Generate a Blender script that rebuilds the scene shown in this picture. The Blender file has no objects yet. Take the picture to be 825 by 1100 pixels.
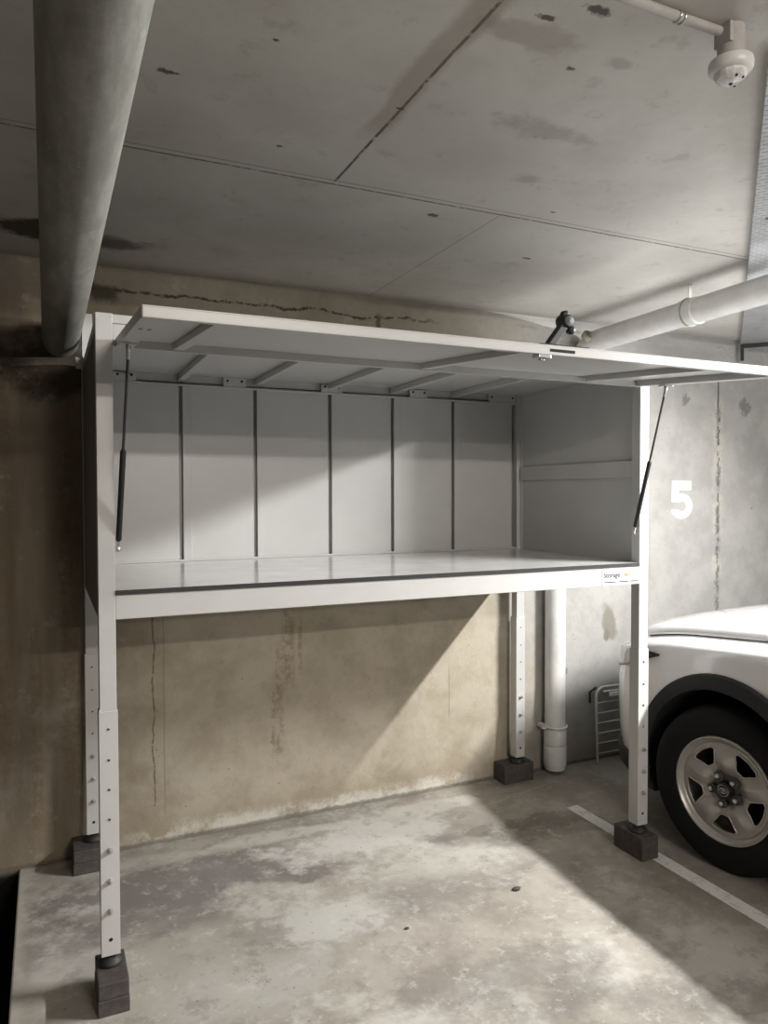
import bpy, bmesh, math, random
from mathutils import Vector, Matrix
random.seed(7)
S = bpy.context.scene
COL = S.collection

# ------------------------------------------------------------------ node helpers
class G:
    """small expression builder for one material's node tree"""
    def __init__(self, name):
        self.m = bpy.data.materials.new(name); self.m.use_nodes = True
        self.t = self.m.node_tree; self.b = self.t.nodes['Principled BSDF']
        tc = self.t.nodes.new('ShaderNodeTexCoord'); self.P = tc.outputs['Object']
        sp = self.t.nodes.new('ShaderNodeSeparateXYZ'); self.t.links.new(self.P, sp.inputs[0])
        self.x, self.y, self.z = [V(self, sp.outputs[i]) for i in range(3)]
    def link(self, a, b): self.t.links.new(a, b)
    def math(self, op, *a, clamp=False):
        n = self.t.nodes.new('ShaderNodeMath'); n.operation = op; n.use_clamp = clamp
        for i, q in enumerate(a):
            if isinstance(q, V): self.link(q.s, n.inputs[i])
            else: n.inputs[i].default_value = q
        return V(self, n.outputs[0])
    def noise(self, scale, detail=4, rough=.6, stretch=None, off=(0, 0, 0)):
        mp = self.t.nodes.new('ShaderNodeMapping'); self.link(self.P, mp.inputs[0])
        if stretch: mp.inputs['Scale'].default_value = stretch
        mp.inputs['Location'].default_value = off
        n = self.t.nodes.new('ShaderNodeTexNoise'); self.link(mp.outputs[0], n.inputs['Vector'])
        n.inputs['Scale'].default_value = scale; n.inputs['Detail'].default_value = detail
        n.inputs['Roughness'].default_value = rough
        return V(self, n.outputs['Fac'])
    def voro(self, scale, off=(0, 0, 0)):
        mp = self.t.nodes.new('ShaderNodeMapping'); self.link(self.P, mp.inputs[0])
        mp.inputs['Location'].default_value = off
        n = self.t.nodes.new('ShaderNodeTexVoronoi'); self.link(mp.outputs[0], n.inputs['Vector'])
        n.inputs['Scale'].default_value = scale
        return V(self, n.outputs['Distance'])
    def sm(self, lo, hi, x):            # smoothstep, lo may exceed hi
        n = self.t.nodes.new('ShaderNodeMapRange'); n.interpolation_type = 'SMOOTHSTEP'
        self.link(x.s, n.inputs['Value'])
        if lo < hi:
            n.inputs[1].default_value = lo; n.inputs[2].default_value = hi
            n.inputs[3].default_value = 0; n.inputs[4].default_value = 1
        else:
            n.inputs[1].default_value = hi; n.inputs[2].default_value = lo
            n.inputs[3].default_value = 1; n.inputs[4].default_value = 0
        return V(self, n.outputs[0])
    def mix(self, f, a, b):
        n = self.t.nodes.new('ShaderNodeMix'); n.data_type = 'RGBA'
        if isinstance(f, V): self.link(f.s, n.inputs[0])
        else: n.inputs[0].default_value = f
        for i, q in ((6, a), (7, b)):
            if isinstance(q, tuple): n.inputs[i].default_value = (*q, 1)
            else: self.link(q, n.inputs[i])
        return n.outputs[2]
    def ell(self, u, w, cu, cw, ru, rw, nz, amp=.8):
        a = ((u - cu) / ru); b = ((w - cw) / rw)
        d = self.math('SQRT', a * a + b * b) + (nz - .5) * (amp * 2.2)
        return self.sm(1.3, .6, d)
    def line(self, u, c, w, nz=None, amp=0.):
        d = u - c
        if nz is not None: d = d + (nz - .5) * amp
        return self.sm(w, w * .4, self.math('ABSOLUTE', d))
    def seg(self, u, a, b, soft=.03): return self.sm(a - soft, a + soft, u) * self.sm(b + soft, b - soft, u)
    def out(self, col, rough=.8, metal=0, spec=.5, bump=None, bs=.3, bd=.01):
        if isinstance(col, tuple): self.b.inputs['Base Color'].default_value = (*col, 1)
        else: self.link(col, self.b.inputs['Base Color'])
        if isinstance(rough, V): self.link(rough.s, self.b.inputs['Roughness'])
        else: self.b.inputs['Roughness'].default_value = rough
        self.b.inputs['Metallic'].default_value = metal
        self.b.inputs['Specular IOR Level'].default_value = spec
        if bump is not None:
            n = self.t.nodes.new('ShaderNodeBump'); n.inputs['Strength'].default_value = bs
            n.inputs['Distance'].default_value = bd
            self.link(bump.s, n.inputs['Height']); self.link(n.outputs[0], self.b.inputs['Normal'])
        return self.m
class V:
    def __init__(s, g, so): s.g, s.s = g, so
    def __add__(s, o): return s.g.math('ADD', s, o)
    def __radd__(s, o): return s.g.math('ADD', s, o)
    def __sub__(s, o): return s.g.math('SUBTRACT', s, o)
    def __rsub__(s, o): return s.g.math('SUBTRACT', o, s)
    def __mul__(s, o): return s.g.math('MULTIPLY', s, o)
    def __rmul__(s, o): return s.g.math('MULTIPLY', s, o)
    def __truediv__(s, o): return s.g.math('DIVIDE', s, o)
    def mx(s, o): return s.g.math('MAXIMUM', s, o)
    def mod(s, o): return s.g.math('FLOORED_MODULO', s, o)

def plain(name, col, rough=.5, metal=0, var=.06, scale=25, spec=.5, coat=0):
    g = G(name); n = g.noise(scale, 3)
    c2 = tuple(max(0, c * (1 - var * 2)) for c in col); c1 = tuple(min(1, c * (1 + var)) for c in col)
    m = g.out(g.mix(g.sm(.3, .7, n), c2, c1), g.math('ADD', n * .1, rough - .05), metal, spec)
    g.b.inputs['Coat Weight'].default_value = coat; g.b.inputs['Coat Roughness'].default_value = .06
    return m

# ------------------------------------------------------------------ materials of the setting
def mat_wall():
    g = G('wall_concrete'); x, z = g.x, g.z
    big = g.noise(1.3, 6, .62); mid = g.noise(5, 8, .65); fine = g.noise(38, 6, .7); drip = g.noise(4.2, 6, .6, (1, 1, .12))
    pale = g.mix(g.sm(.38, .62, mid), (.365, .359, .342), (.435, .430, .412))
    tan = g.mix(g.sm(.32, .68, mid), (.385, .34, .262), (.505, .455, .37))
    brown = g.mix(g.sm(.3, .7, drip), (.135, .108, .080), (.30, .25, .19))
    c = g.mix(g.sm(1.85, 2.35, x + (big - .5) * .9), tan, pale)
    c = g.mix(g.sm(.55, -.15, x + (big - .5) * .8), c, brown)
    # pale bloom and blotches
    c = g.mix(g.sm(.56, .75, big) * g.sm(2.5, 1.7, x) * .45, c, (.50, .48, .42))
    c = g.mix(g.sm(.58, .72, mid) * g.sm(3.2, 2.0, x) * .35, c, (.30, .26, .20))
    # brown streaks, as the photo has them
    for cx, w, z0, z1, f in ((.83, .026, .28, .80, .45), (.875, .04, .62, .98, .45), (.93, .014, .68, .95, .45), (.80, .012, .3, .62, .5),
                             (-.05, .05, .3, 1.9, .5), (-.3, .06, .4, 2.1, .5), (.02, .03, .35, 1.2, .4), (-.18, .03, .1, 1.0, .5)):
        c = g.mix(g.line(x, cx, w, fine, .05) * g.seg(z, z0, z1, .06) * g.sm(.4, .58, fine) * f, c, (.17, .115, .06))
    # vertical formwork joint with its crack, left of centre
    c = g.mix(g.line(x, .272, .005, mid, .05) * g.seg(z, .15, 1.1) * g.sm(.35, .5, fine) * .8, c, (.12, .10, .075))
    c = g.mix(g.line(x, .315, .004, mid, .01) * g.seg(z, .12, 1.1) * .4, c, (.18, .15, .11))
    c = g.mix(g.line(x, 1.72, .004, mid, .015) * g.seg(z, .35, .62, .05) * .55, c, (.22, .18, .13))
    # right-hand vertical crack: thin on top, grey filled patches and white crust lower
    c = g.mix(g.line(x, 3.60, .05, fine, .14) * g.seg(z, 1.0, 2.05, .05) * g.sm(.4, .6, mid) * .7, c, (.56, .535, .45))
    c = g.mix(g.line(x, 3.6, .009, mid, .02) * g.seg(z, 1.95, 2.2, .02), c, (.11, .105, .09))
    c = g.mix(g.line(x, 3.605, .026, fine, .10) * g.seg(z, .7, 2.02, .04) * g.sm(.42, .52, g.noise(7, 5, .6, None, (3, 1, 2))), c, (.27, .27, .26))
    c = g.mix(g.line(x, 3.605, .009, fine, .06) * g.seg(z, .6, 2.0, .04) * g.sm(.45, .5, g.noise(26, 4)), c, (.13, .12, .11))
    # spalled grey patch low on the right
    pn = g.noise(9, 5, .65)
    c = g.mix(g.ell(x + (z - .76) * .16, z, 2.765, .765, .046, .10, pn, .9), c, (.255, .245, .205))
    c = g.mix(g.ell(x, z, 2.74, .69, .02, .03, pn, .9), c, (.22, .21, .175))
    # pits and specks
    v = g.voro(26); c = g.mix(g.sm(.11, .06, v) * g.sm(.5, .62, mid) * .75, c, (.13, .11, .085))
    for cx, cz, r in ((3.33, 2.05, .03), (3.83, 2.03, .045), (3.9, 1.40, .008), (2.45, .52, .018)):
        c = g.mix(g.ell(x, z, cx, cz, r, r * 1.2, fine, 1.4) * .8, c, (.17, .165, .15))
    # cold joint and rough casting band under the ceiling
    band = g.sm(2.27, 2.30, z + (mid - .5) * .05)
    c = g.mix(band * .55, c, g.mix(g.sm(1.2, 2.4, x), (.15, .135, .115), (.50, .495, .475)))
    c = g.mix(g.line(z + x * -.004, 2.345, .008, mid, .09) * g.seg(x, -.1, 1.6, .1) * g.sm(.38, .52, fine), c, (.06, .05, .04))
    c = g.mix(g.line(z, 2.285, .012, fine, .05) * g.sm(.8, 1.4, x) * g.sm(.42, .55, mid) * .8, c, (.20, .19, .17))
    c = g.mix(g.line(z, 2.385, .015, fine, .06) * g.sm(1.4, 2.0, x) * g.sm(.45, .6, mid) * .7, c, (.25, .24, .22))
    c = g.mix(g.line(x, 1.33, .016, fine, .04) * g.seg(z, 2.22, 2.36, .02) * .8, c, (.09, .08, .065))
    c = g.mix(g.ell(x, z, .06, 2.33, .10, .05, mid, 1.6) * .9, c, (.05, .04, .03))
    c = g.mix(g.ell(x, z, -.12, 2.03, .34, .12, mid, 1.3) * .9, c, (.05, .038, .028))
    # damp base, salt bloom where wall meets floor
    c = g.mix(g.sm(.26, .05, z + (mid - .5) * .28) * .45, c, (.26, .215, .15))
    c = g.mix(g.sm(.085, .02, z + (fine - .5) * .13) * g.sm(2.1, 1.7, x) * g.sm(.0, .35, x) * g.sm(.40, .58, g.noise(7, 6, .7, None, (2, 0, 5))) * .85, c, (.62, .60, .55))
    c = g.mix(g.sm(.018, .006, z + (fine - .5) * .03) * .7, c, (.14, .12, .10))
    c = g.mix(g.sm(.55, .68, g.noise(15, 6, .7)) * g.sm(2.9, 1.6, x) * .18, c, (.20, .175, .14)); c = g.mix(g.sm(.57, .68, g.noise(11, 6, .7, None, (5, 5, 1))) * .25, c, (.47, .46, .43))
    c = g.mix(g.sm(.0, -.03, z), c, (.008, .007, .006))  # shade of the pit painted onto the wall below floor level
    h = mid * .5 + fine * .35 + band * 1.5 * (g.noise(14, 6, .7) + .2)
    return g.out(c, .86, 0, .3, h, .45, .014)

def mat_floor():
    g = G('floor_concrete'); x, y = g.x, g.y
    big = g.noise(1.1, 6, .6); mid = g.noise(3.6, 8, .68); fine = g.noise(34, 6, .7); w = g.noise(2.1, 7, .66, None, (4.2, 1.3, 0))
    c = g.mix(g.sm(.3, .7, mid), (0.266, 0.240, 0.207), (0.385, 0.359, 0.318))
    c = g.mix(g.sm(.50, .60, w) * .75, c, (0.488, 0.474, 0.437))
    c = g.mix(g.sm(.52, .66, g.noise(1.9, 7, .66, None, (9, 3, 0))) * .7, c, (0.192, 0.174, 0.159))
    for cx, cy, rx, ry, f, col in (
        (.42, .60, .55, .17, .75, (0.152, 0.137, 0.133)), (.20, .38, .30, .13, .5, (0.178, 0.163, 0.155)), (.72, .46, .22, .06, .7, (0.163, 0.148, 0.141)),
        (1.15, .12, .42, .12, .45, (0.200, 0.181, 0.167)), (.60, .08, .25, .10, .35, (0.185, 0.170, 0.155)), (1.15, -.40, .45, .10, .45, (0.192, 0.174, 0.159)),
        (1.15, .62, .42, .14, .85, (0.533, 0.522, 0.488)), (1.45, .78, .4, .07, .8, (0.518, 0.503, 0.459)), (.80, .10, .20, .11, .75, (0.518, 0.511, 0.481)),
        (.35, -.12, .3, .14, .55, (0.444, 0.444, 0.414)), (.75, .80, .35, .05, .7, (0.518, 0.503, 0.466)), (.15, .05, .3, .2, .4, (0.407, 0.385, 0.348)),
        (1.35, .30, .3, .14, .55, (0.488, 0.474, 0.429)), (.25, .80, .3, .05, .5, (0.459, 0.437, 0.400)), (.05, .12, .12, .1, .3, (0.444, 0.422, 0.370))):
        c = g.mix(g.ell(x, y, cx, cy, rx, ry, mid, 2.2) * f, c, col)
    # oil smudges near the right rear leg
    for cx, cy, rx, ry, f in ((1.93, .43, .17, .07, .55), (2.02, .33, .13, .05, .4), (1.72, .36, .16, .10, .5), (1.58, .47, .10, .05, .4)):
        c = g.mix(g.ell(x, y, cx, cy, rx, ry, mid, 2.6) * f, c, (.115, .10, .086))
    m2 = g.noise(10, 7, .72, None, (2, 7, 0)); m3 = g.noise(13, 7, .75, None, (8, 1, 0))
    c = g.mix(g.sm(.52, .64, m2) * .38, c, (.17, .152, .136)); c = g.mix(g.sm(.54, .64, m3) * .42, c, (.54, .53, .50))
    # crumbled white crust spots and grit
    c = g.mix(g.sm(.62, .70, g.noise(24, 5, .75)) * g.sm(.46, .56, big) * .75, c, (0.562, 0.555, 0.525))
    c = g.mix(g.sm(.075, .04, g.voro(17)) * .6, c, (0.096, 0.085, 0.074))
    # sprayed marks: a small dotted group
    c = g.mix(g.ell(x, y, .43, -.10, .07, .05, fine, .6) * g.sm(.2, .12, g.voro(70)) * .8, c, (0.052, 0.048, 0.044))
    # thin pale scratch parallel to the wall, and slab edges
    c = g.mix(g.line(y - x * .205, .326, .006, mid, .02) * g.seg(x, 1.5, 2.75, .05) * g.sm(.44, .54, g.noise(8, 3)) * .8, c, (0.474, 0.459, 0.422))
    c = g.mix(g.sm(.93, .955, y + (fine - .5) * .03) * .5, c, (0.111, 0.096, 0.081))
    c = g.mix(g.sm(-.20, -.245, x + (fine - .5) * .03) * .5, c, (0.459, 0.429, 0.377))
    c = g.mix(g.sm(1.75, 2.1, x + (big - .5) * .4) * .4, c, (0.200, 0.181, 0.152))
    return g.out(c, g.math('ADD', mid * .25, .55), 0, .35, mid * .4 + fine * .35, .3, .008)

def mat_ceiling():
    g = G('ceiling_concrete'); x, y = g.x, g.y
    big = g.noise(1.0, 6, .6); mid = g.noise(4, 8, .65); fine = g.noise(40, 5, .7)
    c = g.mix(g.sm(.3, .7, mid), (.62, .605, .565), (.72, .71, .675))
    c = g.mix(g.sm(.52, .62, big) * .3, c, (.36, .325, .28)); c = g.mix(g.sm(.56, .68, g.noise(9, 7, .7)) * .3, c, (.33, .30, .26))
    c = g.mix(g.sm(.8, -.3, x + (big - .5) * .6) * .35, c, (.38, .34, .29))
    # plywood sheet joints: a double ridge along x, single ones along y
    c = g.mix(g.line(y, -.178, .006, mid, .006) * g.seg(x, -.3, 2.6) * g.sm(.3, .5, fine) * .85, c, (.14, .125, .105))
    c = g.mix(g.line(y, -.205, .004, mid, .006) * g.seg(x, -.3, 2.9) * .6, c, (.20, .185, .16))
    c = g.mix(g.line(y, -.191, .008) * g.seg(x, -.2, 2.9) * .35, c, (.66, .65, .62))
    c = g.mix(g.line(x, .667, .006, mid, .008) * g.sm(-.18, -.22, y) * g.sm(.3, .5, fine), c, (.12, .10, .085))
    c = g.mix(g.line(x, .65, .05, mid, .07) * g.sm(-.45, -.6, y) * .45, c, (.25, .19, .14))
    c = g.mix(g.line(x, 1.275, .004, mid, .006) * g.sm(-.21, -.16, y) * .55, c, (.22, .20, .175))
    for cx, cy, rx, ry in ((.122, -.589, .022, .010), (1.065, -.082, .018, .014), (1.63, .17, .022, .009), (.775, -1.09, .02, .008), (.86, -1.15, .03, .012),
                           (.93, -.97, .012, .008), (.66, -.66, .012, .006), (1.42, -.27, .012, .005), (.31, -.8, .010, .006), (.45, -.35, .008, .006)):
        c = g.mix(g.ell(x, y, cx, cy, rx, ry, fine, 1.5) * .9, c, (.09, .08, .07))
    for cx, cy, rx, ry in ((.78, -1.03, .09, .035), (1.06, -.72, .12, .05), (1.2, -.45, .06, .04), (1.02, -1.03, .05, .03)):
        c = g.mix(g.ell(x, y, cx, cy, rx, ry, mid, 1.8) * .35, c, (.24, .21, .175))
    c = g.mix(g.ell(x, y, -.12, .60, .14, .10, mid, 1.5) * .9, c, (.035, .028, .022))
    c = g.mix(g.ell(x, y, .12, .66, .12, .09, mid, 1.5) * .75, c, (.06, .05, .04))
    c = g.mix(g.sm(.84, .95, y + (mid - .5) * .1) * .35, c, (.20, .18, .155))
    ridge = g.line(y, -.191, .012) * .8
    return g.out(c, .85, 0, .3, mid * .4 + fine * .25 + ridge, .3, .01)

def mat_shaded_soil():
    g = G('pit_soil_shaded'); n = g.noise(22, 6, .7)
    return g.out(g.mix(g.sm(.62, .7, n), (.012, .011, .010), (.16, .15, .13)), .95, 0, .1, n, .6, .03)  # near-black ground colour holds the shade inside the pit

# ------------------------------------------------------------------ mesh helpers
class MB:
    def __init__(s): s.bm = bmesh.new()
    def _f(s, vs, mi, smooth=False):
        try:
            f = s.bm.faces.new(vs); f.material_index = mi; f.smooth = smooth; return f
        except ValueError: return None
    def box(s, x0, x1, y0, y1, z0, z1, mi=0):
        return s.prism([(x0, y0, z0), (x1, y0, z0), (x1, y1, z0), (x0, y1, z0)], (0, 0, z1 - z0), mi)
    def prism(s, pts, vec, mi=0):
        a = [s.bm.verts.new(p) for p in pts]; v = Vector(vec); b = [s.bm.verts.new(Vector(p) + v) for p in pts]
        n = len(a); s._f(a[::-1], mi); s._f(b, mi)
        for i in range(n): s._f([a[i], a[(i + 1) % n], b[(i + 1) % n], b[i]], mi)
        return s
    def cyl(s, p, q, r, seg=20, mi=0, r2=None, caps=True):
        return s.tube([p, q], [r, r if r2 is None else r2], seg, mi, caps)
    def tube(s, pts, r, seg=14, mi=0, caps=True):
        pts = [Vector(p) for p in pts]; n = len(pts)
        rs = r if isinstance(r, (list, tuple)) else [r] * n
        rings = []; up = None
        for i, p in enumerate(pts):
            d = (pts[min(i + 1, n - 1)] - pts[max(i - 1, 0)]).normalized()
            if up is None:
                up = Vector((0, 0, 1)) if abs(d.z) < .9 else Vector((1, 0, 0))
            u = (up - d * up.dot(d)).normalized(); w = d.cross(u); up = u
            rings.append([s.bm.verts.new(p + (u * math.cos(t) + w * math.sin(t)) * rs[i]) for t in [2 * math.pi * k / seg for k in range(seg)]])
        for a, b in zip(rings, rings[1:]):
            for k in range(seg): s._f([a[k], a[(k + 1) % seg], b[(k + 1) % seg], b[k]], mi, True)
        if caps: s._f(rings[0][::-1], mi); s._f(rings[-1], mi)
        return s
    def lathe(s, prof, M, seg=32, mi=0, close=False):     # prof: (radius, height along local z)
        rings = []
        for r, h in prof:
            rings.append([s.bm.verts.new(M @ Vector((max(r, 1e-5) * math.cos(t), max(r, 1e-5) * math.sin(t), h))) for t in [2 * math.pi * k / seg for k in range(seg)]])
        pr = list(zip(rings, rings[1:]))
        if close: pr.append((rings[-1], rings[0]))
        for a, b in pr:
            for k in range(seg): s._f([a[k], a[(k + 1) % seg], b[(k + 1) % seg], b[k]], mi, True)
        return s
    def grid(s, rows, mi=0, smooth=True, thick=None):
        R = [[s.bm.verts.new(p) for p in row] for row in rows]
        for a, b in zip(R, R[1:]):
            for k in range(len(a) - 1): s._f([a[k], a[k + 1], b[k + 1], b[k]], mi, smooth)
        return R
    def build(s, name, mats, parent=None, bevel=0, M=None, sharp=38, solid=0):
        bm = s.bm
        bmesh.ops.recalc_face_normals(bm, faces=bm.faces)
        if M is not None: bmesh.ops.transform(bm, matrix=M, verts=bm.verts)
        for e in bm.edges:
            if len(e.link_faces) == 2 and e.calc_face_angle(0) > math.radians(sharp): e.smooth = False
        me = bpy.data.meshes.new(name); bm.to_mesh(me); bm.free()
        for m in (mats if isinstance(mats, (list, tuple)) else [mats]): me.materials.append(m)
        o = bpy.data.objects.new(name, me); COL.objects.link(o)
        if parent is not None: o.parent = parent
        if solid:
            md = o.modifiers.new('thickness', 'SOLIDIFY'); md.thickness = solid; md.offset = -1
        if bevel:
            md = o.modifiers.new('bevel', 'BEVEL'); md.width = bevel; md.segments = 2; md.limit_method = 'ANGLE'; md.angle_limit = math.radians(50)
        return o

def tag(o, label, cat, group=None):
    o['label'] = label; o['category'] = cat
    if group: o['group'] = group
    return o
def thing(name, label, cat, loc=(0, 0, 0), group=None):
    o = bpy.data.objects.new(name, None); o.empty_display_size = .1; COL.objects.link(o); o.location = loc
    return tag(o, label, cat, group)
def structure(o): o['kind'] = 'structure'; return o
def hang(o, parent):          # parent a mesh built in world coordinates to a thing standing elsewhere
    o.parent = parent; o.matrix_parent_inverse = Matrix.Translation(parent.location).inverted(); return o
def text_mesh(body, size, depth=.0004):
    cu = bpy.data.curves.new('lettering', 'FONT'); cu.body = body; cu.size = size; cu.extrude = depth; cu.offset = size * .02; cu.resolution_u = 4
    t = bpy.data.objects.new('lettering', cu); COL.objects.link(t)
    me = bpy.data.meshes.new_from_object(t.evaluated_get(bpy.context.evaluated_depsgraph_get()))
    bpy.data.objects.remove(t); bpy.data.curves.remove(cu)
    return me

# ------------------------------------------------------------------ object materials
WHITE = plain('white_powder_coat', (.53, .53, .522), .36, 0, .015, 6)
SHADESKIN = plain('shade_grey_sheet', (.17, .16, .145), .6)  # white panel's shaded tone, put into the colour
BOARD = plain('white_laminate', (.70, .70, .685), .16, 0, .02, 5)
BLACKEDGE = plain('black_edging', (.018, .018, .018), .5)
BLACK = plain('black_metal', (.010, .010, .011), .5)
RUBBER = plain('black_rubber', (.018, .018, .018), .55)
STEEL = plain('zinc_steel', (.58, .58, .57), .3, .9)
DARKHOLE = plain('dark_hole', (.012, .012, .012), .9)
GREYGAS = plain('grey_strut_rod', (.075, .075, .08), .35, .6)
BLOCK = plain('charcoal_block', (.072, .062, .058), .75, 0, .15, 40)
PVC = plain('white_pvc', (.70, .70, .685), .4, 0, .05, 9)
PLASTIC = plain('white_plastic', (.74, .74, .73), .35, 0, .03)
CLEAR = plain('clear_lens', (.78, .78, .78), .1, 0, .1, 60)
GREYBOX = plain('grey_plastic', (.46, .44, .43), .5, 0, .04)
CARPAINT = plain('white_car_paint', (.78, .78, .79), .22, 0, .01, 2, .5, 1.0)
CLAD = plain('charcoal_cladding', (.019, .020, .023), .65, 0, .1, 60, .3)
WELL = plain('black_liner', (.006, .006, .007), .8)
TYRE = plain('tyre_rubber', (.006, .006, .0075), .75, 0, .1, 40, .25)
RIM = plain('silver_wheel_paint', (.42, .40, .375), .38, .45, .04, 14)
RIMDARK = plain('dark_wheel_centre', (.085, .08, .076), .45, .4)
GLASS = plain('dark_car_glass', (.012, .014, .016), .05)
LAMP = plain('headlight_lens', (.66, .68, .70), .08, .1)
PAINT5 = plain('white_wall_paint', (.85, .855, .85), .6, 0, .02, 30)
WIRE = plain('white_wire_coating', (.66, .66, .64), .4)
YELLOW = plain('pale_orange_print', (.40, .27, .11), .5)
INK = plain('dark_print', (.02, .02, .022), .5)
STICK = plain('white_sticker', (.62, .62, .615), .35)

def mat_galv():
    g = G('galvanised_steel'); n = g.noise(9, 6, .7, (2.2, .5, 2.2)); v = g.voro(70)
    c = g.mix(g.sm(.35, .65, n), (.22, .225, .20), (.36, .36, .335))
    c = g.mix(g.sm(.60, .72, g.noise(16, 6, .75, (1.5, .7, 1.5))) * .7, c, (.50, .50, .48))
    c = g.mix(g.sm(.1, .6, v) * .2, c, (.22, .225, .2))
    return g.out(c, g.math('ADD', n * .25, .42), .35, .5, n, .15, .004)
GALV = mat_galv()
def mat_tray():
    g = G('perforated_steel'); x, y = g.x, g.y          # local x runs along the tray
    n = g.noise(12, 4)
    row = g.sm(.0036, .0022, g.math('ABSOLUTE', x.mod(.024) - .012))
    sl = g.sm(.0125, .0105, g.math('ABSOLUTE', (y + g.math('FLOOR', x / .024) * .016).mod(.032) - .016))
    hole = row * sl * g.sm(1.75, 1.6, x)
    c = g.mix(g.sm(.3, .7, n), (.40, .41, .425), (.50, .51, .525))
    c = g.mix(hole * .6, c, (.07, .075, .08))
    return g.out(c, .5, .35, .5, 1 - hole, .3, .002)
TRAY = mat_tray()
def mat_line():
    g = G('worn_white_line'); n = g.noise(18, 6, .7)
    return g.out(g.mix(g.sm(.5, .68, n), (.74, .735, .71), (.45, .43, .39)), .7, 0, .3)
LINE = mat_line()

# ------------------------------------------------------------------ the setting
CZ = 2.44; YW = .96
FLOORM, WALLM, CEILM, SHADED_SOIL = mat_floor(), mat_wall(), mat_ceiling(), mat_shaded_soil()
b = MB(); b.box(-.252, 8.0, -9, YW, -.35, 0, 0); b.box(-1.05, -.252, -9, YW, -.45, -.34, 1)
structure(b.build('floor', [FLOORM, SHADED_SOIL], bevel=.006))
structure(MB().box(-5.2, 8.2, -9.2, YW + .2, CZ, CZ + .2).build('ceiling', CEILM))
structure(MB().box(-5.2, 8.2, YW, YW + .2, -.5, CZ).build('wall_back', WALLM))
PLAINW = plain('side_concrete', (.20, .19, .17), .85)
BOUNCECUTW = plain('bounce_cut_concrete', (.10, .088, .07), .9)
structure(MB().box(-1.25, -1.05, -9.2, YW, -.5, CZ).build('wall_left_bounce_block', BOUNCECUTW))  # unseen wall added close by and dark to cut bounce light
structure(MB().box(8, 8.2, -9.2, YW, -.5, CZ).build('wall_right', PLAINW))
structure(MB().box(-5.2, 8.2, -9.2, -9, -.5, CZ).build('wall_front', PLAINW))

# ------------------------------------------------------------------ storage unit
W, D, p = 2.113, .912, .047
U = thing('storage_unit', 'tall white steel storage box on four adjustable legs with its long lid propped open', 'storage box')
corners = [(0, 0), (W - p, 0), (0, D - p), (W - p, D - p)]
HOLES = (.806, .714, .626, .537); BOLTS = (.444, .352, .262)
def make_leg():
    b = MB(); q = .003
    b.box(-q, p + q, -q, p + q, .128, .858, 0)
    for z in HOLES: b.cyl((p / 2, -q - .0012, z), (p / 2, -q + .001, z), .0052, 14, 2); b.cyl((p / 2, -q - .0016, z), (p / 2, -q + .001, z), .0034, 12, 1)
    b.cyl((p / 2, -q - .0007, .176), (p / 2, -q + .001, .176), .0058, 14, 1)
    leg = b.build('leg', [WHITE, DARKHOLE, STEEL], bevel=.0025)
    kids = []
    for z in BOLTS:
        m = MB(); m.lathe([(.0, -.016), (.004, -.0155), (.0062, -.012), (.0062, -.0045), (.009, -.004), (.009, 0), (0, 0)], Matrix.Translation((p / 2, -q, z)) @ Matrix.Rotation(-math.pi / 2, 4, 'X'), 14)
        kids.append(m.build('bolt', STEEL, leg))
    m = MB(); m.lathe([(0, 0), (.036, 0), (.0375, .004), (.036, .010), (.024, .022), (.016, .026), (0, .026)], Matrix.Translation((p / 2, p / 2, .0955)), 28)
    m.cyl((p / 2, p / 2, .12), (p / 2, p / 2, .135), .008, 12, 1)
    kids.append(m.build('rubber_foot', [RUBBER, STEEL], leg))
    return leg, kids
leg0, kids0 = make_leg()
leg0.parent = U
for i, (cx, cy) in enumerate(corners):
    if i == 0: l = leg0
    else:
        l = leg0.copy(); COL.objects.link(l); l.parent = U
        for k in kids0:
            c = k.copy(); COL.objects.link(c); c.parent = l
    l.location = (cx, cy, 0)
    b = MB(); b.box(cx, cx + p, cy, cy + p, .84, 2.028)
    if i == 0: b.box(cx - .0025, cx + .004, cy - .0008, cy + .002, .853, .866)
    pm = b.build('corner_post', WHITE, U, bevel=.0025)
# frame of the box
ZB, ZS = 1.128, 1.2005
MB().box(p, W - p, .001, .041, ZB, ZS).build('front_beam', WHITE, U, bevel=.002)
MB().box(p, W - p, D - .041, D - .001, ZB, ZS).build('rear_beam', WHITE, U, bevel=.002)
for x0 in (.002, W - .042): MB().box(x0, x0 + .04, p, D - p, ZB, ZS).build('side_beam', WHITE, U, bevel=.002)
for x0 in (.52, 1.04, 1.56): MB().box(x0, x0 + .04, .042, D - .042, ZB + .012, ZS).build('cross_bar', WHITE, U, bevel=.002)
# two shelf boards with black front edging
for x0, x1, y1 in ((p + .001, 1.0520, .868), (1.0528, W - p - .001, .868)):
    sh = MB().box(x0, x1, .0005, y1, ZS, 1.2145).build('shelf_board', BOARD, U)
    e = MB().box(x0, x1, -.0035, .0004, ZS + .0004, 1.2148).build('front_edging', BLACKEDGE, sh); e['label'] = 'black front edge strip'
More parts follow.
